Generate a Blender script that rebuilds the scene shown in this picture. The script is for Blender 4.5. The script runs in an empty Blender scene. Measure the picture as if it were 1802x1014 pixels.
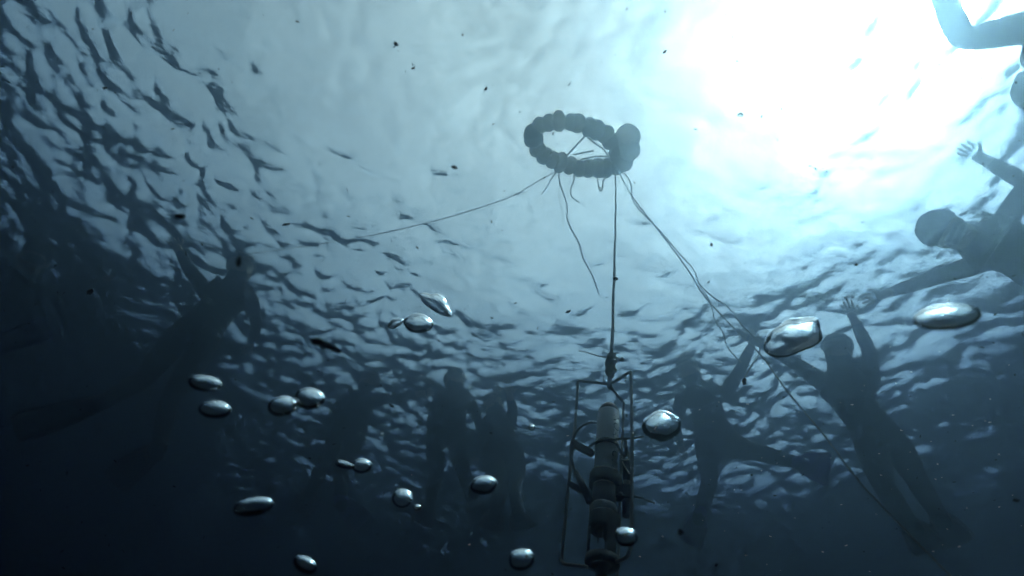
import bpy, bmesh, math, random
import numpy as np
from mathutils import Vector, Matrix, Quaternion

S = bpy.context.scene
COL = S.collection
R = math.radians
random.seed(7)
rng = np.random.default_rng(11)

# ------------------------------------------------------------------ camera
F_PX, PW, PH_ = 1000.0, 1802.0, 1014.0
PITCH, ROLL = R(53.0), R(9.0)
CAM = Vector((0.0, 0.0, -4.0))
fwd = Vector((0, math.cos(PITCH), math.sin(PITCH)))
r0 = Vector((1, 0, 0)); u0 = Vector((0, -math.sin(PITCH), math.cos(PITCH)))
cright = math.cos(ROLL) * r0 + math.sin(ROLL) * u0
cup = -math.sin(ROLL) * r0 + math.cos(ROLL) * u0
cd = bpy.data.cameras.new("camera")
cam = bpy.data.objects.new("camera", cd); COL.objects.link(cam)
m3 = Matrix((cright, cup, -fwd)).transposed()
cam.matrix_world = Matrix.Translation(CAM) @ m3.to_4x4()
cd.sensor_width = 36.0
cd.lens = 36.0 * F_PX / PW
cd.clip_start = 0.02; cd.clip_end = 2000.0
cd.dof.use_dof = True
cd.dof.focus_distance = 2.6
cd.dof.aperture_fstop = cd.lens / 2.0
S.camera = cam

# ------------------------------------------------------------------ sky, sun, exposure
def ray(px, py):
    d = cright * (px - PW / 2) + cup * (PH_ / 2 - py) + fwd * F_PX
    return d.normalized()

g = ray(1530, 60)                                   # where the hazy sun shows through the surface
zen = math.acos(g.z)
SUN_EL = math.pi / 2 - math.asin(min(0.99, 1.333 * math.sin(zen)))
SUN_AZ = math.atan2(g.x, g.y)                       # clockwise from +Y
W = bpy.data.worlds.new("World"); S.world = W; W.use_nodes = True
wn = W.node_tree; wn.nodes.clear()
def N(nt, t, **kw):
    n = nt.nodes.new(t)
    for k, v in kw.items(): setattr(n, k, v)
    return n
sky = N(wn, 'ShaderNodeTexSky', sky_type='NISHITA', sun_disc=False)
sky.sun_elevation = SUN_EL; sky.sun_rotation = SUN_AZ
sky.air_density = 1.0; sky.dust_density = 1.5; sky.ozone_density = 1.0
tc = N(wn, 'ShaderNodeTexCoord')
cn = N(wn, 'ShaderNodeTexNoise'); cn.inputs['Scale'].default_value = 2.2; cn.inputs['Detail'].default_value = 5; cn.inputs['Roughness'].default_value = .55
cr = N(wn, 'ShaderNodeValToRGB'); cr.color_ramp.elements[0].position = .3; cr.color_ramp.elements[1].position = .7
cr.color_ramp.elements[0].color = (.9, .9, .9, 1); cr.color_ramp.elements[1].color = (.95, .95, .95, 1)
hsv = N(wn, 'ShaderNodeHueSaturation'); hsv.inputs['Saturation'].default_value = .04; hsv.inputs['Value'].default_value = 1.15
mx = N(wn, 'ShaderNodeMix', data_type='RGBA')
bg = N(wn, 'ShaderNodeBackground'); bg.inputs['Strength'].default_value = .05
out = N(wn, 'ShaderNodeOutputWorld')
L = wn.links.new
L(tc.outputs['Generated'], cn.inputs['Vector']); L(cn.outputs['Fac'], cr.inputs['Fac'])
L(sky.outputs['Color'], hsv.inputs['Color'])
L(cr.outputs['Color'], mx.inputs['Factor']); L(sky.outputs['Color'], mx.inputs['A']); L(hsv.outputs['Color'], mx.inputs['B'])
c2 = N(wn, 'ShaderNodeTexNoise'); c2.inputs['Scale'].default_value = 6.5; c2.inputs['Detail'].default_value = 6; c2.inputs['Roughness'].default_value = .6; c2.inputs['Distortion'].default_value = .5
r2 = N(wn, 'ShaderNodeMapRange'); r2.inputs['From Min'].default_value = .3; r2.inputs['From Max'].default_value = .7; r2.inputs['To Min'].default_value = .72; r2.inputs['To Max'].default_value = 1.18
m2 = N(wn, 'ShaderNodeMix', data_type='RGBA', blend_type='MULTIPLY'); m2.inputs['Factor'].default_value = 1.0   # thicker and thinner cloud
L(tc.outputs['Generated'], c2.inputs['Vector']); L(c2.outputs['Fac'], r2.inputs['Value']); L(mx.outputs['Result'], m2.inputs['A']); L(r2.outputs['Result'], m2.inputs['B'])
L(m2.outputs['Result'], bg.inputs['Color']); L(bg.outputs['Background'], out.inputs['Surface'])
sl = bpy.data.lights.new("sun", 'SUN'); sun = bpy.data.objects.new("sun", sl); COL.objects.link(sun)
sl.energy = 0.75; sl.angle = R(13); sl.color = (1, .96, .9)
sdir = Vector((math.sin(SUN_AZ) * math.cos(SUN_EL), math.cos(SUN_AZ) * math.cos(SUN_EL), math.sin(SUN_EL)))
sun.rotation_euler = sdir.to_track_quat('Z', 'Y').to_euler()
sun.location = sdir * 30
S.view_settings.view_transform = 'Standard'; S.view_settings.look = 'None'
S.view_settings.exposure = 5.3; S.view_settings.gamma = 1.0; S.view_settings.use_curve_mapping = False
S.view_settings.use_white_balance = True; S.view_settings.white_balance_temperature = 15000; S.view_settings.white_balance_tint = 46
cy = S.cycles
cy.use_denoising = True
cy.max_bounces = 16; cy.transmission_bounces = 10; cy.glossy_bounces = 6; cy.volume_bounces = 3; cy.diffuse_bounces = 2
cy.transparent_max_bounces = 8
cy.caustics_refractive = True; cy.caustics_reflective = True; cy.blur_glossy = 0.3
cy.sample_clamp_indirect = 6.0

# ------------------------------------------------------------------ helpers
def mat(name):
    m = bpy.data.materials.new(name); m.use_nodes = True
    nt = m.node_tree; b = nt.nodes.get('Principled BSDF')
    return m, nt, b

# ------------------------------------------------------------------ sea surface
def build_sea():
    n, ext, b = 1080, 40.0, 3.15
    u = np.linspace(-1, 1, n)
    p = ext * np.sinh(b * u) / math.sinh(b)
    X, Y = np.meshgrid(p, p)
    Y = Y + 3.0 * np.exp(-(np.abs(Y) / 20) ** 2)
    Z = np.zeros_like(X); DX = np.zeros_like(X); DY = np.zeros_like(X)
    main = R(205)
    spec = []
    for lam0, cnt, slope, spread in ((3.0, 5, .045, .6), (1.5, 7, .06, .7), (.78, 14, .075, .8), (.40, 22, .105, .9), (.22, 30, .135, 1.1), (.135, 30, .125, 1.4), (.09, 22, .07, 1.6)):
        for _ in range(cnt):
            lam = lam0 * math.exp(rng.normal(0, .22)); th = main + rng.normal(0, spread)
            spec.append((lam, th, slope * math.sqrt(2 / cnt), rng.uniform(0, 2 * math.pi)))
    # slow patches that calm or rough up the short ripples
    patch = np.zeros_like(X)
    for _ in range(7):
        k = 2 * math.pi / rng.uniform(2.2, 7); th = rng.uniform(0, 2 * math.pi)
        patch += np.sin(k * (X * math.cos(th) + Y * math.sin(th)) + rng.uniform(0, 6.3))
    patch = np.clip(.85 + .16 * patch, .45, 1.3)
    far = 1 / (1 + (np.hypot(X, Y - 3) / 16) ** 4)
    for lam, th, sl_, ph in spec:
        k = 2 * math.pi / lam; c, s = math.cos(th), math.sin(th)
        warp = .12 * lam * np.sin(.7 * (X * -s + Y * c) * k * .37 + ph * 1.7)
        a = sl_ / k * (patch if lam < .7 else 1.0)
        if lam < .7: a = a * far
        A = k * (X * c + Y * s + warp) + ph
        Z += a * np.cos(A)
        q = 1.15
        DX += q * a * c * np.sin(A); DY += q * a * s * np.sin(A)
    co = np.stack([X - DX, Y - DY, Z], -1).reshape(-1, 3)
    i = np.arange(n - 1)
    I, J = np.meshgrid(i, i)
    v = (J * n + I).ravel()
    f = np.stack([v, v + 1, v + n + 1, v + n], 1)
    me = bpy.data.meshes.new("sea_surface")
    me.vertices.add(len(co)); me.vertices.foreach_set("co", co.ravel())
    me.loops.add(f.size); me.loops.foreach_set("vertex_index", f.ravel().astype(np.int32))
    me.polygons.add(len(f)); me.polygons.foreach_set("loop_start", np.arange(0, f.size, 4, dtype=np.int32))
    me.polygons.foreach_set("use_smooth", np.ones(len(f), bool))
    me.update()
    o = bpy.data.objects.new("sea_surface", me); COL.objects.link(o)
    o["kind"] = "structure"
    m, nt, bs = mat("sea_water_surface"); nt.nodes.remove(bs)
    gl = N(nt, 'ShaderNodeBsdfGlass'); gl.inputs['IOR'].default_value = 1.333; gl.inputs['Roughness'].default_value = 0.0
    gl.inputs['Color'].default_value = (1, 1, 1, 1)
    t = N(nt, 'ShaderNodeTexCoord'); mp = N(nt, 'ShaderNodeMapping'); mp.inputs['Rotation'].default_value[2] = R(25); mp.inputs['Scale'].default_value = (5, 11, 5)
    nz = N(nt, 'ShaderNodeTexNoise'); nz.inputs['Scale'].default_value = 1.6; nz.inputs['Detail'].default_value = 3; nz.inputs['Distortion'].default_value = .6
    bp = N(nt, 'ShaderNodeBump'); bp.inputs['Strength'].default_value = .5; bp.inputs["Distance"].default_value = .013
    nt.links.new(t.outputs['Object'], mp.inputs['Vector']); nt.links.new(mp.outputs['Vector'], nz.inputs['Vector'])
    nt.links.new(nz.outputs['Fac'], bp.inputs['Height']); nt.links.new(bp.outputs['Normal'], gl.inputs['Normal'])
    nt.links.new(gl.outputs['BSDF'], nt.nodes['Material Output'].inputs['Surface'])
    me.materials.append(m)
    return o
sea = build_sea()

def build_box(name, x, y, z0, z1):
    bm = bmesh.new(); bmesh.ops.create_cube(bm, size=1)
    for v in bm.verts: v.co = Vector((v.co.x * 2 * x, v.co.y * 2 * y, z0 + (v.co.z + .5) * (z1 - z0)))
    me = bpy.data.meshes.new(name); bm.to_mesh(me); bm.free()
    o = bpy.data.objects.new(name, me); COL.objects.link(o); return o

def build_seabed():
    n = 60; p = np.linspace(-41, 41, n); X, Y = np.meshgrid(p, p)
    Z = -16 + .5 * np.sin(X * .31 + 1) * np.cos(Y * .27) + .2 * np.sin(X * .9 + Y * .7)
    co = np.stack([X, Y, Z], -1).reshape(-1, 3)
    fs = [(j * n + i, j * n + i + 1, (j + 1) * n + i + 1, (j + 1) * n + i) for j in range(n - 1) for i in range(n - 1)]
    me = bpy.data.meshes.new("seabed"); me.from_pydata(co.tolist(), [], fs); me.update()
    o = bpy.data.objects.new("seabed", me); COL.objects.link(o); o["kind"] = "structure"
    m, nt, b = mat("seabed_sand"); b.inputs['Base Color'].default_value = (.12, .12, .1, 1); b.inputs['Roughness'].default_value = .95
    nz = N(nt, 'ShaderNodeTexNoise'); nz.inputs['Scale'].default_value = .8; nz.inputs['Detail'].default_value = 6
    rp = N(nt, 'ShaderNodeValToRGB'); rp.color_ramp.elements[0].color = (.05, .06, .05, 1); rp.color_ramp.elements[1].color = (.16, .15, .12, 1)
    nt.links.new(nz.outputs['Fac'], rp.inputs['Fac']); nt.links.new(rp.outputs['Color'], b.inputs['Base Color'])
    me.materials.append(m)
build_seabed()

haze = build_box("haze", 43, 43, -18, .75); haze["kind"] = "stuff"
m, nt, bs = mat("water_haze"); nt.nodes.remove(bs)
pv = N(nt, 'ShaderNodeVolumePrincipled')
pv.inputs['Color'].default_value = (.026, .081, .100, 1); pv.inputs["Absorption Color"].default_value = (0, .135, .24, 1); pv.inputs["Density"].default_value = .80; pv.inputs["Anisotropy"].default_value = .895
nt.links.new(pv.outputs['Volume'], nt.nodes['Material Output'].inputs['Volume'])
haze.data.materials.append(m)

# ------------------------------------------------------------------ placing helpers
def P(px, py, dist): return CAM + ray(px, py) * dist
def PZ(px, py, z):
    d = ray(px, py); return CAM + d * ((z - CAM.z) / d.z)
def PD(px, py, hd):
    d = ray(px, py); return CAM + d * (hd / math.hypot(d.x, d.y))
_sv = np.empty(len(sea.data.vertices) * 3); sea.data.vertices.foreach_get("co", _sv); _sv = _sv.reshape(-1, 3)
_near = _sv[(np.abs(_sv[:, 0]) < 9) & (np.abs(_sv[:, 1]) < 9)]
def sea_z(x, y):
    d = (_near[:, 0] - x) ** 2 + (_near[:, 1] - y) ** 2
    return float(_near[np.argmin(d), 2])
def chain(prev, px, py, length, zt):
    """the point on the ray through (px, py) that lies `length` from prev, whichever is nearer depth zt"""
    d = ray(px, py); w = CAM - prev
    b = d.dot(w); c = w.dot(w) - length * length; disc = b * b - c
    if disc <= 0: return prev + (CAM + d * (-b) - prev).normalized() * length
    s = math.sqrt(disc); a, e = CAM + d * (-b - s), CAM + d * (-b + s)
    return a if abs(a.z - zt) < abs(e.z - zt) else e

def link(name, bm, m, parent=None, smooth=True):
    me = bpy.data.meshes.new(name); bmesh.ops.recalc_face_normals(bm, faces=bm.faces[:]); bm.to_mesh(me); bm.free()
    if smooth:
        for p in me.polygons: p.use_smooth = True
    if m: me.materials.append(m)
    o = bpy.data.objects.new(name, me); COL.objects.link(o)
    if parent: o.parent = parent
    return o
def tag(o, label, cat, group=None):
    o["label"] = label; o["category"] = cat
    if group: o["group"] = group
    return o
def empty(name, mw):
    o = bpy.data.objects.new(name, None); COL.objects.link(o); o.empty_display_size = .05; o.matrix_world = mw; return o

def spline(pts, sub=8):
    pts = [Vector(p) for p in pts]
    if len(pts) < 3:
        return [pts[0].lerp(pts[-1], i / sub) for i in range(sub + 1)]
    q = [pts[0] * 2 - pts[1]] + pts + [pts[-1] * 2 - pts[-2]]; o = []
    for i in range(1, len(q) - 2):
        a, b, c, d = q[i - 1:i + 3]
        for k in range(sub):
            t = k / sub
            o.append(.5 * ((2 * b) + (c - a) * t + (2 * a - 5 * b + 4 * c - d) * t * t + (3 * b - a - 3 * c + d) * t ** 3))
    o.append(pts[-1]); return o
def tube(bm, pts, r, seg=8, twist=0.0, caps=True):
    pts = [Vector(p) for p in pts]; n = len(pts)
    rad = r if callable(r) else (lambda t: r)
    t0 = (pts[1] - pts[0]).normalized(); nrm = t0.orthogonal().normalized(); rings = []
    for i, p in enumerate(pts):
        t = (pts[min(i + 1, n - 1)] - pts[max(i - 1, 0)]).normalized()
        nrm = (nrm - t * nrm.dot(t)).normalized(); b = t.cross(nrm); rr = rad(i / (n - 1)); ring = []
        for k in range(seg):
            a = 2 * math.pi * k / seg + twist * i
            m_ = rr * (1 + (.22 * math.cos(3 * (2 * math.pi * k / seg)) if twist else 0))
            ring.append(bm.verts.new(p + (nrm * math.cos(a) + b * math.sin(a)) * m_))
        rings.append(ring)
    for A, B in zip(rings, rings[1:]):
        for k in range(seg): bm.faces.new((A[k], A[(k + 1) % seg], B[(k + 1) % seg], B[k]))
    if caps: bm.faces.new(rings[0][::-1]); bm.faces.new(rings[-1])
def lathe(bm, prof, c=(0, 0), seg=40, closed=False):
    """profile [(r, z)] turned round the vertical line through c; a closed profile makes a hollow ring"""
    rings = []
    for r, z in prof:
        rings.append([bm.verts.new((c[0] + r * math.cos(2 * math.pi * k / seg), c[1] + r * math.sin(2 * math.pi * k / seg), z)) for k in range(seg)])
    pairs = list(zip(rings, rings[1:])) + ([(rings[-1], rings[0])] if closed else [])
    for A, B in pairs:
        for k in range(seg): bm.faces.new((A[k], A[(k + 1) % seg], B[(k + 1) % seg], B[k]))
    if not closed: bm.faces.new(rings[0][::-1]); bm.faces.new(rings[-1])
def bar(bm, a, b, w, h, up, bevel=.0):
    a, b, up = Vector(a), Vector(b), Vector(up)
    t = (b - a).normalized(); s = t.cross(up).normalized(); u = s.cross(t)
    v = [bm.verts.new(p + s * (i * w / 2) + u * (j * h / 2)) for p in (a, b) for i, j in ((-1, -1), (1, -1), (1, 1), (-1, 1))]
    fs = [bm.faces.new([v[i] for i in f]) for f in ((3, 2, 1, 0), (4, 5, 6, 7), (0, 1, 5, 4), (1, 2, 6, 5), (2, 3, 7, 6), (3, 0, 4, 7))]
    if bevel:
        bmesh.ops.bevel(bm, geom=list({e for f in fs for e in f.edges}), offset=bevel, segments=2, affect='EDGES')

def pmat(name, col, rough=.6, metal=0.0, var=.35, scale=14, bump=.0):
    m, nt, b = mat(name); b.inputs['Roughness'].default_value = rough; b.inputs['Metallic'].default_value = metal
    t = N(nt, 'ShaderNodeTexCoord'); nz = N(nt, 'ShaderNodeTexNoise'); nz.inputs['Scale'].default_value = scale; nz.inputs['Detail'].default_value = 6
    rp = N(nt, 'ShaderNodeValToRGB'); rp.color_ramp.elements[0].position = .3; rp.color_ramp.elements[1].position = .7
    rp.color_ramp.elements[0].color = tuple(c * (1 - var) for c in col) + (1,); rp.color_ramp.elements[1].color = tuple(min(1, c * (1 + var * .5)) for c in col) + (1,)
    nt.links.new(t.outputs['Object'], nz.inputs['Vector']); nt.links.new(nz.outputs['Fac'], rp.inputs['Fac']); nt.links.new(rp.outputs['Color'], b.inputs['Base Color'])
    if bump:
        bp = N(nt, 'ShaderNodeBump'); bp.inputs['Strength'].default_value = bump; bp.inputs['Distance'].default_value = .004
        nt.links.new(nz.outputs['Fac'], bp.inputs['Height']); nt.links.new(bp.outputs['Normal'], b.inputs['Normal'])
    return m
def translucent(m, f):
    nt = m.node_tree; b = nt.nodes['Principled BSDF']; t = N(nt, 'ShaderNodeBsdfTranslucent'); x = N(nt, 'ShaderNodeMixShader'); x.inputs[0].default_value = f
    nt.links.new(b.inputs['Base Color'].links[0].from_socket, t.inputs['Color'])
    nt.links.new(b.outputs[0], x.inputs[1]); nt.links.new(t.outputs[0], x.inputs[2]); nt.links.new(x.outputs[0], nt.nodes['Material Output'].inputs['Surface']); return m
M = dict(
    foam=pmat("float_foam", (.84, .83, .78), .8, bump=.4), rope=pmat("rope_fibre", (.12, .12, .10), .9, scale=60, bump=.3),
    darkrope=pmat("dark_rope", (.10, .10, .09), .9, scale=60), steel=pmat("dull_steel", (.13, .135, .14), .5, .6, .3),
    white=pmat("white_housing", (.84, .84, .82), .45, 0, .12, 20), red=pmat("red_cap", (.24, .07, .06), .5),
    black=pmat("black_plastic", (.010, .011, .013), .6), grey=pmat("grey_plastic", (.12, .13, .14), .5), paleg=pmat("pale_grey_plastic", (.36, .38, .39), .5), rubber=pmat("black_hose", (.02, .02, .022), .6),
    tie=pmat("pale_tie", (.6, .6, .58), .5), ink=pmat("black_ink", (.015, .015, .018), .6), tape=pmat("grey_tape", (.16, .17, .13), .8, bump=.6, scale=40),
    suit=pmat("dark_wetsuit", (.014, .015, .017), .75, bump=.3), skin=pmat("skin", (.22, .14, .10), .6, var=.15), hair=pmat("dark_hair", (.025, .02, .016), .7),
    fin=pmat("dark_fin_rubber", (.012, .013, .016), .5), bluefin=pmat("blue_fin_rubber", (.02, .05, .32), .5), debris=pmat("dark_debris", (.012, .010, .008), .85, scale=90),
    mask=pmat("black_mask", (.02, .02, .02), .3), pale=pmat("pale_particle", (.75, .78, .78), .6))

translucent(M['foam'], .87)
for k_ in ('suit', 'fin', 'bluefin', 'debris', 'hair'): M[k_].node_tree.nodes['Principled BSDF'].inputs['Specular IOR Level'].default_value = .08
# ------------------------------------------------------------------ ring of floats
zc = PZ(1022, 255, 0); zw = sea_z(zc.x, zc.y)
ZR = zw - .085
ctr = PZ(1022, 258, ZR)
ring = tag(empty("ring_buoy", Matrix.Translation(ctr)), "oval ring of pale foam floats on the surface above the instrument", "buoy")
path = [(937, 236), (952, 219), (971, 216), (991, 214), (1010, 217), (1027, 221), (1046, 227), (1061, 234), (1074, 245), (1083, 260), (1088, 279), (1079, 297),
        (1062, 296), (1045, 297), (1028, 297), (1011, 294), (994, 290), (974, 283), (957, 273), (944, 260)]
pw = [PZ(x, y, ZR) - ctr for x, y in path]
loop = spline(pw + [pw[0]], 10)
ln = [0]
for a, b in zip(loop, loop[1:]): ln.append(ln[-1] + (b - a).length)
def float_mesh(name, seed):
    bm = bmesh.new(); bmesh.ops.create_uvsphere(bm, u_segments=24, v_segments=14, radius=1)
    for v in bm.verts:
        x = v.co.z; rr = math.sqrt(max(0, 1 - abs(x) ** 2.3)); q = Vector((v.co.x, v.co.y, 0)); q = q.normalized() if q.length > 1e-6 else q
        bump = 1 + .03 * math.sin(3 * v.co.x + seed) + .03 * math.cos(4 * v.co.y + seed * 2)
        v.co = Vector((q.x * rr * bump, q.y * rr * bump, x))
    me = bpy.data.meshes.new(name); bm.to_mesh(me); bm.free()
    for p in me.polygons: p.use_smooth = True
    me.materials.append(M['foam']); return me
fmesh = [float_mesh("float", s) for s in (0, 1.3, 2.9)]
NF = 23
for k in range(NF):
    s = (k + .3 + random.uniform(-.14, .14)) / NF * ln[-1]; i = next(i for i in range(len(ln) - 1) if ln[i + 1] >= s)
    p = loop[i].lerp(loop[i + 1], (s - ln[i]) / max(1e-6, ln[i + 1] - ln[i])); t = (loop[i + 1] - loop[i]).normalized()
    o = bpy.data.objects.new("float", fmesh[k % 3]); COL.objects.link(o); o.parent = ring
    sz = .074 * random.uniform(.84, 1.12)
    o.location = p + Vector((0, 0, random.uniform(-.014, .014)))
    o.rotation_euler = (t.to_track_quat('Z', 'Y') @ Quaternion((1, 0, 0), random.uniform(-.32, .32))).to_euler()
    o.scale = (sz, sz, .050 * random.uniform(.9, 1.15))
for (x, y, r_, dz) in ((1104, 241, .092, .01), (1107, 263, .085, -.02), (1097, 287, .068, -.01), (938, 236, .072, 0)):
    o = bpy.data.objects.new("float", fmesh[1]); COL.objects.link(o); o.parent = ring
    o.location = PZ(x, y, ZR + dz) - ctr; o.scale = (r_, r_ * .95, r_ * .9); o.rotation_euler = (random.random(), random.random(), random.random())
bm = bmesh.new(); tube(bm, loop, .008, 6); link("core_rope", bm, M['rope'], ring)
for pts in ([(996, 276), (1012, 258), (1030, 239)], [(1030, 239), (1048, 253), (1062, 263), (1071, 276)], [(1008, 272), (1022, 270), (1038, 267), (1046, 265)], [(1022, 281), (1040, 277), (1060, 275), (1072, 276)]):
    bm = bmesh.new(); tube(bm, spline([PZ(x, y, ZR - .01) - ctr for x, y in pts], 6), .0055, 6); link("lashing", bm, M['rope'], ring)

# ------------------------------------------------------------------ the instrument in its cage
U = .60                                              # a compact probe, about half a metre tall
D_I = U * math.hypot(*(PZ(1083, 306, ZR)).xy)
T_, B_ = PD(1074, 680, D_I), PD(1057, 1000, D_I)
zl = (T_ - B_).normalized(); hv = ray(1066, 840); hv = Vector((hv.x, hv.y, 0)).normalized()
xl = hv.cross(zl).normalized(); yl = zl.cross(xl)
IM = Matrix.Translation(B_) @ Matrix((xl, yl, zl)).transposed().to_4x4(); IMI = IM.inverted()
co_ = IMI @ CAM
def Lq(px, py, y0=0.0):
    y0 = y0 * U
    d = IMI.to_3x3() @ ray(px, py); return co_ + d * ((y0 - co_.y) / d.y)
inst = tag(empty("water_probe", IM), "white cylindrical water probe with black collar in a thin steel cage hanging under the buoy", "instrument")
RR = .0060
def tubeU(bm, pts, r, *a): tube(bm, pts, (lambda t: U * r(t)) if callable(r) else r * U, *a)
def barU(bm, a, b, w, h, up, bv=0): bar(bm, a, b, w * U, h * U, up, bv * U)
hub = Lq(1073, 676)
def rod(pts): bm = bmesh.new(); tubeU(bm, spline(pts, 5), RR, 10); link("frame_rod", bm, M['steel'], inst)
def bent(*segs):
    o = []
    for (x, y, d) in segs: o.append(Lq(x, y, d))
    return o
rod(bent((1070, 676, 0), (1045, 673, .004), (1024, 671, .008), (1018.5, 672, .009), (1017, 678, .01), (1012, 745, .01), (1003, 832, .01), (995, 912, .01), (988.5, 978, .01), (988, 987, .009), (993, 992.5, .006), (1010, 995, -.005), (1034, 998, -.02)))
rod(bent((1077, 675, -.008), (1092, 665, -.05), (1107, 655.5, -.088), (1109.5, 656.5, -.09), (1110.5, 662, -.09), (1112, 740, -.09), (1112, 850, -.09), (1110.5, 950, -.09), (1108.5, 968, -.088), (1102, 981, -.07), (1084, 989, -.045)))
rod(bent((1076, 682, .008), (1085, 694, .05), (1095, 706, .095), (1097, 712, .1), (1096.5, 740, .1), (1094, 800, .1), (1091, 880, .1), (1089, 940, .1), (1088, 975, .1), (1086, 1012, .095), (1085, 1030, .09)))
bm = bmesh.new(); z1, z0 = Lq(1074, 664).z, Lq(1073, 683).z
lathe(bm, [(r_ * U, z_) for r_, z_ in ((.007, z0 - .0015), (.0105, z0), (.0115, z0 + .008), (.0095, (z0 + z1) / 2), (.0105, z1 - .005), (.008, z1), (.004, z1 + .0015))], (hub.x, 0), 20); link("hub", bm, M['steel'], inst)
bm = bmesh.new(); c = Lq(1074.5, 660); tubeU(bm, [c + Vector((math.cos(a) * .014 * U, 0, math.sin(a) * .013 * U)) for a in np.linspace(0, 2 * math.pi, 25)], .0032, 8); link("shackle", bm, M['steel'], inst)
bm = bmesh.new(); tubeU(bm, spline([Lq(1068, 661), Lq(1063, 663), Lq(1062, 668), Lq(1066, 674), Lq(1070, 679)], 5), .0016, 6); link("safety_wire", bm, M['steel'], inst)

ax = Lq(1067, 780).x * .5 + Lq(1064.5, 880).x * .5          # the housing's own centre line
def zz(py, px=1066): return Lq(px, py).z
rh = (Lq(1088, 760).x - Lq(1049, 760).x) / 2
AX = (ax, 0)
bm = bmesh.new(); zt, zb = zz(727), zz(850)
lathe(bm, [(rh * .94, zb), (rh, zb + .002), (rh, zt - .004), (rh * .97, zt)], AX, 56); hs = link("housing", bm, M['white'], inst)
bm = bmesh.new()
lathe(bm, [(rh * .985, zt + .0005), (rh * .98, zt + U * .010), (rh * .80, zt + U * .027), (rh * .58, zt + U * .040), (rh * .34, zt + U * .044), (rh * .12, zt + U * .045)], AX, 40); link("end_cap", bm, M['red'], inst)
rc = (Lq(1093, 848).x - Lq(1037, 848).x) / 2
bm = bmesh.new(); za, zb2 = zz(836), zz(858)
lathe(bm, [(rh + .001, zb2), (rc * .985, zb2), (rc, zb2 + .003), (rc, za - .004), (rc * .97, za), (rh + .001, za)], AX, 56, True); link("collar", bm, M['black'], inst)
rl = (Lq(1085, 880).x - Lq(1042, 880).x) / 2
bm = bmesh.new(); lathe(bm, [(rl, zz(893)), (rl, zb2 - .001), (rl * .97, zb2 + .0)], AX, 48); link("lower_housing", bm, M['paleg'], inst)
rm = (Lq(1089.5, 900).x - Lq(1039.5, 900).x) / 2
bm = bmesh.new(); lathe(bm, [(rm, zz(914)), (rm, zz(895)), (rm * .95, zz(892.5))], AX, 48); link("sensor_base", bm, M['paleg'], inst)
# sensor guard: upper ring, posts, lower ring
rg = (Lq(1090, 925).x - Lq(1034, 925).x) / 2; gx = (Lq(1062, 925).x + Lq(1061, 990).x) / 2
guard_z = (zz(934), zz(908), zz(996), zz(982))
bm = bmesh.new(); lathe(bm, [(rg * .5, guard_z[0]), (rg * .98, guard_z[0]), (rg, guard_z[0] + .003), (rg, guard_z[1] - .003), (rg * .97, guard_z[1]), (rg * .5, guard_z[1])], (gx, 0), 48, True); gd = link("sensor_guard", bm, M['black'], inst)
bm = bmesh.new(); lathe(bm, [(rg * .62, guard_z[2]), (rg * 1.03, guard_z[2]), (rg * 1.06, guard_z[2] + .004), (rg * 1.03, guard_z[3]), (rg * .66, guard_z[3])], (gx, 0), 48, True); link("guard_ring", bm, M['black'], gd)
for a0, wd in ((R(196), .012), (R(302), .038), (R(80), .012)):
    bm = bmesh.new(); c = Vector((gx + math.cos(a0) * rg * .93, math.sin(a0) * rg * .93, 0))
    barU(bm, c + Vector((0, 0, guard_z[3] - .002)), c + Vector((0, 0, guard_z[0] + .002)), wd, .010, (math.cos(a0), math.sin(a0), 0), .002); link("guard_post", bm, M['black'], gd, False)
for dx, l0 in ((-.011, .026), (-.005, .015), (.003, .02)):
    bm = bmesh.new(); c = Vector((gx + dx, .004, 0)); tubeU(bm, [c + Vector((0, 0, guard_z[0] + .002)), c + Vector((0, 0, guard_z[0] - l0))], .0028, 8); link("sensor_pin", bm, M['black'], inst)
bm = bmesh.new(); lathe(bm, [(.012, guard_z[2] - .04), (.012, guard_z[2] - .003), (.02, guard_z[2] + .0015)], (gx, 0), 24); link("guard_foot", bm, M['black'], gd)
bm = bmesh.new(); lathe(bm, [(rh + .0008, zz(790)), (rh + .0022, zz(790)), (rh + .0022, zz(783)), (rh + .0008, zz(783))], AX, 48, True); link("clamp_band", bm, M['black'], inst)
# clamps and hose at the left rod
def cbar(a, b, w, h, m=M['black'], nm="clamp_arm"):
    bm = bmesh.new(); barU(bm, Lq(*a), Lq(*b), h, w, (0, 0, 1) if abs((Lq(*a) - Lq(*b)).normalized().z) < .9 else (1, 0, 0), .0015); return link(nm, bm, m, inst, False)
cbar((1009, 781, .008), (1044, 799, -.01), .026, .02, M['grey']); cbar((1002, 852, .008), (1033, 868, -.02), .020, .018)
bm = bmesh.new(); tubeU(bm, spline([Lq(1050, 744, .02), Lq(1037, 744.5, .0), Lq(1023, 751, -.02), Lq(1012, 764, -.025), Lq(1006, 785, -.025), Lq(1005.5, 806, -.025), Lq(1010, 824, -.028), Lq(1017, 840, -.03)], 6), lambda t: .0044 + .0035 * math.exp(-((t - .62) / .16) ** 2), 10); link("hose", bm, M['rubber'], inst)
bm = bmesh.new(); tubeU(bm, [Lq(1013, 830, -.03), Lq(1026, 856, -.032), Lq(1039, 884, -.034)], lambda t: .009 + .006 * t, 14); link("hose_sleeve", bm, M['black'], inst)
bm = bmesh.new(); tubeU(bm, spline([Lq(1036, 789, -.030), Lq(1042, 783, -.045), Lq(1052, 777.5, -.051), Lq(1068, 774.5, -.053), Lq(1083, 773.5, -.058), Lq(1105, 772, -.075), Lq(1133, 769, -.095)], 6), .0042, 8); link("strap", bm, M['rubber'], inst)
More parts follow.
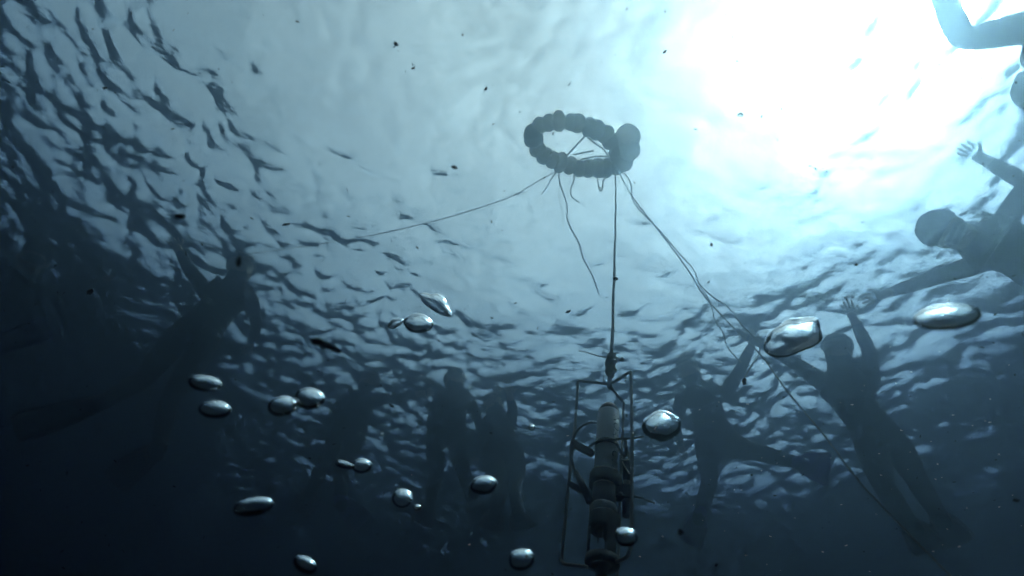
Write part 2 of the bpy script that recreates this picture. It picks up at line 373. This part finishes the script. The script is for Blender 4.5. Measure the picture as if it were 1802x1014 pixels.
# side sensor at the right
def ycl(p0, p1, w, m, nm, d=.0):
    a, b = Lq(*p0, d), Lq(*p1, d); bm = bmesh.new()
    tubeU(bm, [a, a.lerp(b, .03), a.lerp(b, .97), b], lambda t: w * (.9 if t in (0, 1) else 1), 18); return link(nm, bm, m, inst)
ycl((1100, 772), (1103, 802), .0075, M['black'], "side_cable", .02); ycl((1102, 797), (1103.5, 848), .0155, M['black'], "side_sensor", .02)
ycl((1103, 846), (1103, 863), .014, M['grey'], "side_sensor_neck", .02); ycl((1102.5, 880), (1102, 909), .0155, M['black'], "side_sensor_end", .02)
cbar((1078, 866, 0), (1113, 869, .02), .05, .04, nm="side_clamp")
bm = bmesh.new(); lathe(bm, [(.004, -.0015), (.0045, .003), (.002, .0045)], (0, 0), 6); bo = link("clamp_bolt", bm, M['steel'], inst); bo.location = Lq(1093, 870, -.014); bo.rotation_euler = (R(90), 0, 0)
for pts in ([(1094, 808, -.0), (1100, 809.5, -.002), (1106, 808.5, .004)], [(1095, 812, 0), (1100, 822, -.004), (1108, 834, .0)]):
    bm = bmesh.new(); tubeU(bm, spline([Lq(*p) for p in pts], 5), .0026, 6); link("cable_tie", bm, M['tie'], inst)
bm = bmesh.new(); tubeU(bm, spline([Lq(1084, 783, -.03), Lq(1090, 790, -.02), Lq(1094, 798, -.01), Lq(1101, 802, 0)], 5), .004, 8); link("side_lead", bm, M['rubber'], inst)
bm = bmesh.new(); tubeU(bm, spline([Lq(1112, 872, 0), Lq(1125, 876, -.005), Lq(1140, 881, -.01), Lq(1153, 886, -.014)], 5), lambda t: .0052 - .0015 * t, 8); link("cable_tail", bm, M['rubber'], inst)
# lettering wrapped round the housing, reading downwards
def lettering(txt, ztop, size, ang0):
    cu = bpy.data.curves.new("lettering", 'FONT'); cu.body = txt; cu.size = size; cu.space_character = 1.05
    ob = bpy.data.objects.new("lettering", cu); COL.objects.link(ob)
    me = bpy.data.meshes.new_from_object(ob.evaluated_get(bpy.context.evaluated_depsgraph_get())); bpy.data.objects.remove(ob)
    bm = bmesh.new(); bm.from_mesh(me); bmesh.ops.triangulate(bm, faces=bm.faces[:])
    for v in bm.verts:
        u, w = v.co.x, v.co.y; a = ang0 + w / rh
        v.co = Vector((ax + (rh + .0006) * math.cos(a), (rh + .0006) * math.sin(a), ztop - u))
    me2 = bpy.data.meshes.new("lettering"); bm.to_mesh(me2); bm.free(); me2.materials.append(M['ink'])
    o = bpy.data.objects.new("lettering", me2); COL.objects.link(o); o.parent = inst
bpy.context.view_layer.update()
lettering("NOA", zz(738), .029, R(-58)); lettering("CTD", zz(800), .029, R(-58))

# ------------------------------------------------------------------ ropes
def rope(pts, r, label, m=None, name="rope", group="ropes tied to the ring buoy", sub=7):
    w = [p if isinstance(p, Vector) else P(*p) for p in pts]
    bm = bmesh.new(); tube(bm, spline(w, sub), (lambda t: .78 * r(t)) if callable(r) else .78 * r, 9, .55); o = link(name, bm, m or M['rope'])
    return tag(o, label, "rope", group)
def at_ring(px, py): return PZ(px, py, ZR - .05)
dr = (at_ring(1083, 305) - CAM).length
top = at_ring(1083, 303)
kn = IM @ Lq(1076, 640)
mr = rope([top, top.lerp(kn, .35) + xl * .006, top.lerp(kn, .7) + xl * .004, kn], .0062, "taut vertical rope holding the caged probe under the floats")
bm = bmesh.new(); kt, kb = IM @ Lq(1076, 623), IM @ Lq(1074.5, 664)
tube(bm, spline([kt, kt.lerp(kb, .2) + xl * .002, kt.lerp(kb, .5), kt.lerp(kb, .8), kb], 4), lambda t: .72 * (.0085 + .011 * math.sin(math.pi * min(1, t * 1.02)) ** .6 + .0025 * math.sin(19 * t)), 14, .4); link("knot", bm, M['tape'], mr)
bm = bmesh.new(); tube(bm, spline([IM @ Lq(1070, 630), IM @ Lq(1050, 626), IM @ Lq(1035, 621), IM @ Lq(1019, 617)], 5), .0016, 6); link("loose_end", bm, M['rope'], mr)
bm = bmesh.new(); tube(bm, spline([IM @ Lq(1079, 624), IM @ Lq(1085, 629), IM @ Lq(1092, 634), IM @ Lq(1096, 632)], 5), lambda t: .003 + .003 * (t > .75), 8); link("loose_end", bm, M['rope'], mr)
a0 = at_ring(976, 303); da = (a0 - CAM).length
rope([a0, (940, 323, da), (900, 346, da + .05), (840, 367, da + .1), (780, 385, da + .17), (720, 400, da + .25), (660, 413, da + .33), (590, 425, da + .42), (520, 436, da + .5), (430, 448, da + .6)], .0040, "long thin line running from the floats to the left")
rope([at_ring(980, 301), (969, 317, da), (962, 330, da), (952, 343, da - .02)], lambda t: .0065 * (1 - .4 * t), "short frayed rope end beside the thin line leaving the left side of the floats")
rope([at_ring(983, 300), (985, 322, da), (992, 342, da), (998, 362, da - .02), (998, 385, da - .04), (1006, 405, da - .06), (1020, 430, da - .1), (1026, 455, da - .12), (1040, 480, da - .16), (1048, 500, da - .18), (1054, 518, da - .2)], .0058, "longest loose rope dangling in bends below the left half of the floats")
rope([(985, 325, da - .01), (983, 345, da), (988, 365, da), (990, 388, da), (993, 412, da)], .0028, "thin pale string dangling next to the longest loose rope")
rope([at_ring(1010, 303), (1010, 318, da), (1005, 331, da), (1005, 344, da - .02), (1011, 351, da - .02), (1020, 357, da - .02)], .0056, "short curled rope end hanging under the middle of the floats")
rope([at_ring(1046, 305), (1051, 312, dr), (1053, 325, dr), (1054, 332, dr), (1057.5, 336, dr), (1060, 331, dr), (1062, 318, dr), (1069, 308, dr), at_ring(1070, 300)], .0052, "small closed rope loop hanging under the floats near the taut rope")
dk = lambda t: dr - .1 - 2.0 * t
main = [(1087, 299), (1110, 342), (1140, 382), (1180, 433), (1214, 480), (1240, 522), (1290, 576), (1338, 624), (1385, 688), (1450, 766), (1510, 845), (1590, 930), (1665, 1006), (1720, 1062)]
rope([at_ring(*main[0])] + [(x, y, dk(i / 13)) for i, (x, y) in enumerate(main) if i], .0052, "long slanting rope running from the floats to the lower right corner")
second = [(1088, 298), (1103, 310), (1111, 327), (1112, 347), (1122, 366), (1146, 390), (1170, 416), (1196, 447), (1221, 475), (1229, 497), (1252, 521), (1280, 540), (1304, 570), (1330, 598), (1337, 622), (1322, 644), (1311, 664)]
rope([at_ring(*second[0])] + [(x, y, dk(i / 24) - .02) for i, (x, y) in enumerate(second) if i], .0046, "second rope twisting round the long slanting rope and ending in a hook")
rope([(1232, 505, dk(.34)), (1250, 532, dk(.37)), (1257, 560, dk(.38)), (1272, 585, dk(.4)), (1281, 612, dk(.41)), (1304, 638, dk(.42))], .0044, "loose branch dropping from the middle of the long slanting rope")

# ------------------------------------------------------------------ swimmers
BULK = 1.14
def skin_body(verts, edges, radii, roots, name):
    me = bpy.data.meshes.new(name); me.from_pydata([tuple(v) for v in verts], edges, [])
    ob = bpy.data.objects.new(name, me); COL.objects.link(ob)
    md = ob.modifiers.new("skin", 'SKIN'); md.use_smooth_shade = True
    sv = me.skin_vertices[0].data
    for i, r_ in enumerate(radii):
        sv[i].radius = (r_ * BULK, r_ * BULK) if r_ > .03 else (r_, r_); sv[i].use_root = i in roots
    sb = ob.modifiers.new("sub", 'SUBSURF'); sb.levels = 2; sb.render_levels = 2
    dg = bpy.context.evaluated_depsgraph_get(); dg.update()
    m2 = bpy.data.meshes.new_from_object(ob.evaluated_get(dg)); bpy.data.objects.remove(ob); bpy.data.meshes.remove(me)
    m2.name = name
    for p in m2.polygons: p.use_smooth = True
    return m2

def fin(ankle, tip, parent, m, mi, width=.2):
    d = tip - ankle; Ln = d.length; t = d.normalized(); view = (ankle - CAM).normalized()
    s = t.cross(view).normalized(); n = s.cross(t)
    bm = bmesh.new(); prof = [(-.10, .042), (0, .052), (.12, .056), (.2, .065), (.3, width * .37), (.5, width * .42), (.75, width * .48), (.93, width * .5), (1.0, width * .42)]
    rows = []
    for k, (u, w) in enumerate(prof):
        th = .05 if u < .15 else .022 if u < .3 else .009; c = ankle + t * (u * Ln) + n * (.06 * math.sin(u * 2.2) * Ln * .5)
        rows.append([bm.verts.new(c + s * (w * q) + n * (th * h * (1 - .5 * abs(q)))) for q, h in ((-1, 0), (-.5, 1), (0, .8), (.5, 1), (1, 0), (.5, -1), (0, -.8), (-.5, -1))])
    for A, B in zip(rows, rows[1:]):
        for k in range(8): bm.faces.new((A[k], A[(k + 1) % 8], B[(k + 1) % 8], B[k]))
    bm.faces.new(rows[0][::-1]); bm.faces.new(rows[-1])
    o = link("fin", bm, m); o.parent = parent; o.matrix_parent_inverse = mi
    for sg in (-1, 1):                                   # raised rails along the blade edges
        bm = bmesh.new(); tube(bm, [ankle + t * (u * Ln) + n * (.06 * math.sin(u * 2.2) * Ln * .5) + s * (sg * w * .96) for u, w in prof[2:]], .009, 6)
        q = link("rail", bm, m); q.parent = o

def swimmer(label, J, armA, armB, legA, legB, fins=(None, None), z=-.15, face=None, dz=0.0, finlen=(.55, .55)):
    """J: pixels of head, neck, chest, pelvis; arm: shoulder, elbow, hand; leg: knee, ankle, fin tip - depth follows from body lengths"""
    head = PZ(*J[0], z)
    neck = chain(head, *J[1], .20, z - .12 + dz); chest = chain(neck, *J[2], .24, z - .3 + dz); pel = chain(chest, *J[3], .36, z - .6 + dz)
    def arm(a, zt):
        sh = chain(chest, *a[0], .20, chest.z + .08); el = chain(sh, *a[1], .30, zt); wr = chain(el, *a[2], .27, zt); return sh, el, wr
    A, B = arm(armA, chest.z + .1), arm(armB, chest.z + .1)
    lat = (A[0] - B[0]); sp = (pel - chest).normalized(); lat = (lat - sp * lat.dot(sp)).normalized()
    def leg(l, sg):
        hip = pel + lat * (.10 * sg) + sp * .08; kn_ = chain(hip, *l[0], .42, hip.z - .35); an = chain(kn_, *l[1], .42, kn_.z - .3); return hip, kn_, an
    LA, LB = leg(legA, 1), leg(legB, -1)
    V, E, RD, roots = [], [], [], set()
    def add(p, r_, par=None):
        V.append(p); RD.append(r_)
        if par is not None: E.append((par, len(V) - 1))
        return len(V) - 1
    face = face or (CAM - head).normalized()
    ip = add(pel, .135); roots.add(ip)
    ib = add(pel.lerp(chest, .5), .122, ip); ic = add(chest, .145, ib); iu = add(chest.lerp(neck, .55), .115, ic); ik = add(neck, .062, iu)
    hb = neck.lerp(head, .55); up = (head - neck).normalized()
    ih = add(hb, .08, ik); i2 = add(head, .102, ih); i3 = add(head + up * .085, .08, i2)
    f0 = (face - up * face.dot(up)); f0 = f0.normalized() if f0.length > .2 else up.orthogonal()
    add(head + f0 * .115 - up * .02, .018, i2)                      # nose
    add(hb + f0 * .07, .045, ih)                                     # chin
    hand_pts = []
    for (sh, el, wr) in (A, B):
        a = add(sh, .068, iu); b = add(sh.lerp(el, .5), .054, a); c = add(el, .044, b); d = add(el.lerp(wr, .4), .043, c); e = add(wr, .030, d)
        t = (wr - el).normalized(); pm = wr + t * .075; add(wr + t * .045, .036, e); hand_pts.append((wr, pm))
        view = (wr - CAM).normalized(); s = t.cross(view).normalized()
        for k, (off, l, spd) in enumerate(((-.028, .068, -.20), (-.010, .082, -.06), (.009, .078, .07), (.026, .060, .2))):
            b0 = wr + t * .055 + s * off; d0 = (t + s * spd).normalized(); n0 = view * -.012
            f = add(b0, .0105); roots.add(f); f = add(b0 + d0 * l * .55 + n0, .0095, f); add(b0 + d0 * l + n0 * 2.2, .0075, f)
        b0 = wr + t * .02 - s * .02; d0 = (t * .65 - s * .8).normalized()
        f = add(b0, .013); roots.add(f); f = add(b0 + d0 * .045, .0115, f); add(b0 + d0 * .045 + (t * .9 - s * .3).normalized() * .03, .009, f)
    for (hip, kn_, an), l in ((LA, legA), (LB, legB)):
        a = add(hip, .105, ip); b = add(hip.lerp(kn_, .5), .083, a); c = add(kn_, .058, b); d = add(kn_.lerp(an, .35), .058, c); e = add(an, .040, d)
        dd = (an - kn_).normalized(); add(an + dd * .1, .042, e)
    me = skin_body(V, E, RD, roots, "person")
    me.materials.append(M['suit']); me.materials.append(M['skin'])
    for p in me.polygons:
        c = p.center
        if (c - head).length < .16 or any((c - wr).length < .03 + .17 and (c - pm).length < .14 for wr, pm in hand_pts): p.material_index = 1
    ob = bpy.data.objects.new("person", me); COL.objects.link(ob); tag(ob, label, "person", "swimmers in the water round the buoy")
    me.transform(Matrix.Translation(-pel)); ob.location = pel
    mi = Matrix.Translation(-pel)
    bm = bmesh.new(); bmesh.ops.create_icosphere(bm, subdivisions=3, radius=1)      # cap of hair over the back and crown
    for v in bm.verts:
        q = v.co.normalized(); k = max(0.0, q.dot(f0) - .15)
        v.co = head + up * .035 - f0 * .012 + q * (.113 - .05 * k + .004 * math.sin(17 * q.x + 5 * q.z) * math.sin(13 * q.y))
    h_ = link("hair", bm, M['hair']); h_.parent = ob; h_.matrix_parent_inverse = mi
    bm = bmesh.new(); sx = f0.cross(up)
    bar(bm, head + f0 * .085 + up * .015 - sx * .075, head + f0 * .085 + up * .015 + sx * .075, .07, .075, up, .018)
    h_ = link("diving_mask", bm, M['mask']); h_.parent = ob; h_.matrix_parent_inverse = mi
    for (hip, kn_, an), l, fm, fl in ((LA, legA, fins[0], finlen[0]), (LB, legB, fins[1], finlen[1])):
        if fm: fin(an, chain(an, *l[2], fl, an.z - .1), ob, M[fm], mi)
    return ob

swimmer("large swimmer at the right edge reaching one arm far out to the left", [(1662, 405), (1705, 418), (1758, 432), (1840, 462)],
        [(1728, 462), (1612, 500), (1500, 536)], [(1768, 392), (1806, 322), (1712, 270)], [(1930, 470), (2010, 520), (2100, 540)], [(1920, 520), (1990, 590), (2060, 640)], ("fin", "fin"), z=-.9, dz=.25)
swimmer("upright swimmer right of the slanting rope, one arm raised, fins trailing lower right", [(1474, 612), (1480, 648), (1492, 695), (1545, 772)],
        [(1446, 672), (1388, 632), (1322, 596)], [(1534, 682), (1530, 618), (1498, 552)], [(1556, 858), (1602, 922), (1640, 972)], [(1612, 842), (1652, 908), (1690, 962)], ("fin", "fin"), z=-.6)
swimmer("hazy swimmer holding the slanting rope beside the probe with blue fins", [(1212, 650), (1224, 676), (1240, 708), (1260, 772)],
        [(1196, 704), (1188, 750), (1200, 790)], [(1284, 690), (1304, 648), (1322, 608)], [(1250, 846), (1232, 905), (1214, 960)], [(1332, 796), (1402, 814), (1456, 826)], ("bluefin", "bluefin"), z=-.12)
swimmer("faint swimmer left of the probe with blue fins hanging straight down", [(650, 668), (642, 690), (632, 716), (612, 766)],
        [(606, 706), (576, 744), (548, 772)], [(660, 704), (698, 700), (742, 692)], [(570, 814), (548, 862), (528, 905)], [(600, 824), (600, 882), (640, 925)], ("fin", "bluefin"), z=-.12)
swimmer("faint hazy swimmer between the two other far swimmers with legs apart", [(800, 668), (799, 688), (796, 714), (786, 768)],
        [(772, 708), (758, 745), (762, 780)], [(824, 706), (842, 740), (850, 772)], [(768, 830), (756, 885), (742, 925)], [(815, 828), (832, 880), (846, 920)], ("fin", "fin"), z=-.12)
swimmer("faintest swimmer nearest to the probe raising one arm towards the surface", [(868, 712), (872, 730), (878, 752), (886, 800)],
        [(858, 748), (846, 780), (838, 806)], [(898, 744), (902, 722), (897, 694)], [(882, 850), (872, 900), (862, 935)], [(906, 850), (912, 900), (920, 935)], ("fin", "fin"), z=-.12)
swimmer("dark swimmer at the left kicking long dark fins towards the lower left corner", [(424, 470), (414, 496), (396, 528), (344, 592)],
        [(366, 518), (336, 478), (313, 438)], [(440, 528), (452, 572), (440, 608)], [(252, 668), (180, 708), (20, 758)], [(300, 702), (278, 788), (196, 852)], ("fin", "fin"), z=-.5, finlen=(.85, .62))
swimmer("barely visible swimmer leaving the frame at the left with a blue fin", [(62, 452), (42, 486), (10, 524), (-60, 580)],
        [(66, 512), (160, 508), (252, 468)], [(-40, 520), (-80, 560), (-90, 600)], [(-130, 640), (-60, 625), (84, 578)], [(-140, 640), (-200, 700), (-260, 740)], ("bluefin", "fin"), z=-.3, dz=.1)
swimmer("swimmer in the top right corner showing a bent arm against the glare", [(1846, 140), (1868, 104), (1895, 80), (1990, 120)],
        [(1828, 44), (1694, 70), (1646, -30)], [(1930, 20), (2000, -30), (2060, -60)], [(2100, 150), (2200, 180), (2300, 200)], [(2090, 60), (2190, 40), (2290, 30)], ("fin", "fin"), z=-1.3, dz=.3)

# ------------------------------------------------------------------ air bubbles
mb, nt, bs = mat("air_bubble"); nt.nodes.remove(bs)
gl = N(nt, 'ShaderNodeBsdfGlass'); gl.inputs['IOR'].default_value = 1 / 1.333; gl.inputs['Roughness'].default_value = .0
nt.links.new(gl.outputs['BSDF'], nt.nodes['Material Output'].inputs['Surface'])
from mathutils import noise as mnoise
def bubble(px, py, rx, ry, ang, dist, lump, label, bend=0.0):
    d = ray(px, py); k = dist / F_PX * d.dot(fwd)
    bm = bmesh.new(); bmesh.ops.create_icosphere(bm, subdivisions=5 if rx > 12 else 3, radius=1)
    sd = Vector((px * .37, py * .21, 3))
    ca, sa = math.cos(R(-ang)), math.sin(R(-ang)); ex = cright * ca + cup * sa
    ex = (ex - d * ex.dot(d)).normalized(); uz = Vector((0, 0, 1)); uz = (uz - ex * uz.dot(ex)).normalized(); ed = ex.cross(uz)
    se = abs(ed.cross(d).dot(ex)); se = abs(uz.dot(d)); ce = math.sqrt(max(.05, 1 - se * se))   # flattened from top to bottom, as bubbles rise
    dep = min(.85 * rx, .72 * ry / se); hgt = max(.5 * ry, math.sqrt(max(0.0, ry * ry - (dep * se) ** 2)) / ce)
    for v in bm.verts:
        q = v.co.copy(); s_ = 1 + lump * mnoise.noise(q * 1.1 + sd) + lump * .16 * mnoise.noise(q * 2.6 + sd)
        y = q.y * hgt * s_ - bend * ry * (q.x ** 2 - .4)
        v.co = (ex * (q.x * rx * s_) + uz * y + ed * (q.z * dep * s_)) * k
    o = link("air_bubble", bm, mb); o.location = CAM + d * dist
    return tag(o, label, "bubble", "air bubbles rising past the camera")
for b in (
    (1665, 558, 49, 23, -6, .30, .04, "large blurred bubble over the right part of the picture below the big swimmer's arm"),
    (1396, 592, 46, 29, -24, .75, .35, "large crumpled bubble beside the slanting rope"),
    (1163, 750, 34, 26, -16, .70, .14, "dark rounded bubble at the end of the probe's black strap"),
    (769, 534, 30, 13, 30, .85, .40, "crescent shaped crinkled bubble, uppermost left of the taut rope", .8),
    (736, 569, 25, 17, 6, .80, .14, "rounded bubble just below the crescent shaped one"),
    (696, 569, 14, 8, -28, .82, .18, "small slanted bubble touching the rounded one under the crescent"),
    (545, 702, 26, 19, 6, .42, .05, "right and larger bubble of the touching pair at the left"),
    (497, 715, 24, 18, -6, .42, .04, "left and lower bubble of the touching pair at the left"),
    (361, 675, 27, 14, 8, .36, .05, "flattened bubble, upper of the two in front of the left swimmer's legs"),
    (378, 721, 26, 16, 4, .36, .04, "oval bubble, lower of the two in front of the left swimmer's legs"),
    (447, 892, 33, 16, -9, .36, .05, "long flat bubble in the dark water at the lower left"),
    (637, 820, 17, 13, 0, .45, .05, "round bubble with a pointed sliver of a bubble at its left"),
    (606, 818, 16, 6.5, 15, .45, .15, "pointed sliver of a bubble left of a round one"),
    (708, 877, 18, 16, 0, .45, .04, "round bubble with a tiny bubble at its lower right"),
    (734, 893, 7, 5, 0, .46, .05, "tiny bubble right under a round one at the lower middle"),
    (851, 854, 24, 16, -10, .48, .10, "oval bubble left of the probe's collar"),
    (918, 985, 23, 18, -10, .40, .06, "bubble at the bottom edge left of the probe's guard"),
    (537, 994, 22, 13, 30, .36, .06, "tilted bubble at the bottom edge on the left"),
    (1102, 945, 20, 16, 8, .42, .05, "bubble in front of the probe's right frame rod"),
    (936, 752, 6, 6, 0, .7, .03, "tiny round bubble left of the probe's top"),
    (671, 764, 3.2, 3, 0, .7, .03, "tiny bubble above the round one with the sliver"),
    (1303, 202, 5, 4, 0, .7, .03, "tiny bubble in the bright water right of the floats"),
    (1375, 191, 3.5, 3, 0, .7, .03, "tiniest bubble in the glare right of the floats"),
): bubble(*b[:7], b[7], *b[8:])

# ------------------------------------------------------------------ drifting debris
def flake(bm, c, a, b, ang, tilt=.5, n=9):
    ex = cright * math.cos(ang) + cup * math.sin(ang); ey = cup * math.cos(ang) - cright * math.sin(ang)
    ey = (ey * math.cos(tilt) + fwd * math.sin(tilt)); nn = ex.cross(ey)
    top = [bm.verts.new(c + (ex * (a * math.cos(q) * random.uniform(.7, 1.1)) + ey * (b * math.sin(q) * random.uniform(.6, 1.15)))) for q in np.linspace(0, 2 * math.pi, n, endpoint=False)]
    h1, h2 = bm.verts.new(c + nn * b * .45), bm.verts.new(c - nn * b * .45)
    for k in range(n): bm.faces.new((top[k], top[(k + 1) % n], h1)); bm.faces.new((top[(k + 1) % n], top[k], h2))
for (px, py, a, b, ang, dist, label) in (
    (574, 608, 38, 9, -22, .30, "long blurred dark fragment drifting above the touching bubbles"),
    (317, 381, 12, 6, 0, .30, "dark blurred clot in the ripples at the upper left"),
    (504, 395, 8, 3, 15, .8, "dark curved sliver right of the clot at the upper left"),
    (158, 514, 7, 6, 20, .8, "ragged black fleck in the dark water at the left"),
    (1083, 491, 6, 4, 0, .9, "black fleck in front of the taut rope"),
    (1310, 672, 7, 5, 80, .9, "black triangular fleck at the hooked end of the second rope"),
    (697, 78, 5, 4, -50, .5, "brown fleck at the top left of centre"),
    (800, 295, 6, 4, -15, .4, "soft dark fleck left of the floats"),
    (855, 156, 4, 3, 60, .8, "dark fleck in the pale water above and left of the floats"),
    (1170, 91, 5, 3, 40, .8, "dark fleck in the bright water above the floats"),
    (185, 155, 6, 3, -10, .5, "dark fleck on the shaded waves at the far upper left"),
    (523, 38, 4, 2.5, -20, .6, "dark fleck near the top edge on the left"),
    (727, 120, 4, 3, 30, .6, "faint dark fleck below the brown one at the top"),
    (420, 460, 5, 11, 5, .28, "soft grey smudge of debris above the left swimmer's head"),
    (1198, 937, 6, 6, 0, .35, "round dark speck in the deep water right of the probe"),
    (1788, 881, 8, 3, 0, .6, "dark fleck at the lower right edge"),
    (689, 714, 6, 2.5, -35, .8, "dark sliver above the tiny bubble in the lower middle"),
    (1000, 548, 5, 3, 20, .8, "dark fleck left of the taut rope in the ripples"),
    (1252, 430, 3, 4, 0, .8, "dark fleck right of the slanting rope's upper half"),
    (1507, 466, 4, 3, 10, .8, "dark fleck below the long arm of the big swimmer"),
):
    d = ray(px, py); k = dist / F_PX * d.dot(fwd); bm = bmesh.new(); flake(bm, Vector((0, 0, 0)), a * k, b * k, R(ang), .3, 12)
    o = link("debris_fleck", bm, M['debris']); o.location = CAM + d * dist; tag(o, label, "debris", "dark flecks drifting in the water")
bm = bmesh.new()
for _ in range(650):
    px, py = random.uniform(-150, 1950), random.uniform(-120, 1130); dist = random.uniform(.5, 1.9)
    s = random.choice((.7, .8, .9, 1.1, 1.4, 2.0)) * dist / F_PX
    flake(bm, P(px, py, dist), s * random.uniform(1, 2.2), s * .8, random.uniform(-.3, 3), random.uniform(0, 1), 6)
o = link("suspended_specks", bm, M['debris'], None, False); o["kind"] = "stuff"
bm = bmesh.new()
for _ in range(90):
    px, py = random.gauss(1500, 260), random.gauss(800, 120); dist = random.uniform(.6, 1.6)
    s = random.choice((.6, .7, .9, 1.2)) * dist / F_PX
    flake(bm, P(px, py, dist), s * random.uniform(1, 2.4), s * .7, random.uniform(-.3, .3), random.uniform(0, 1), 6)
o = link("pale_specks", bm, M['pale'], None, False); o["kind"] = "stuff"
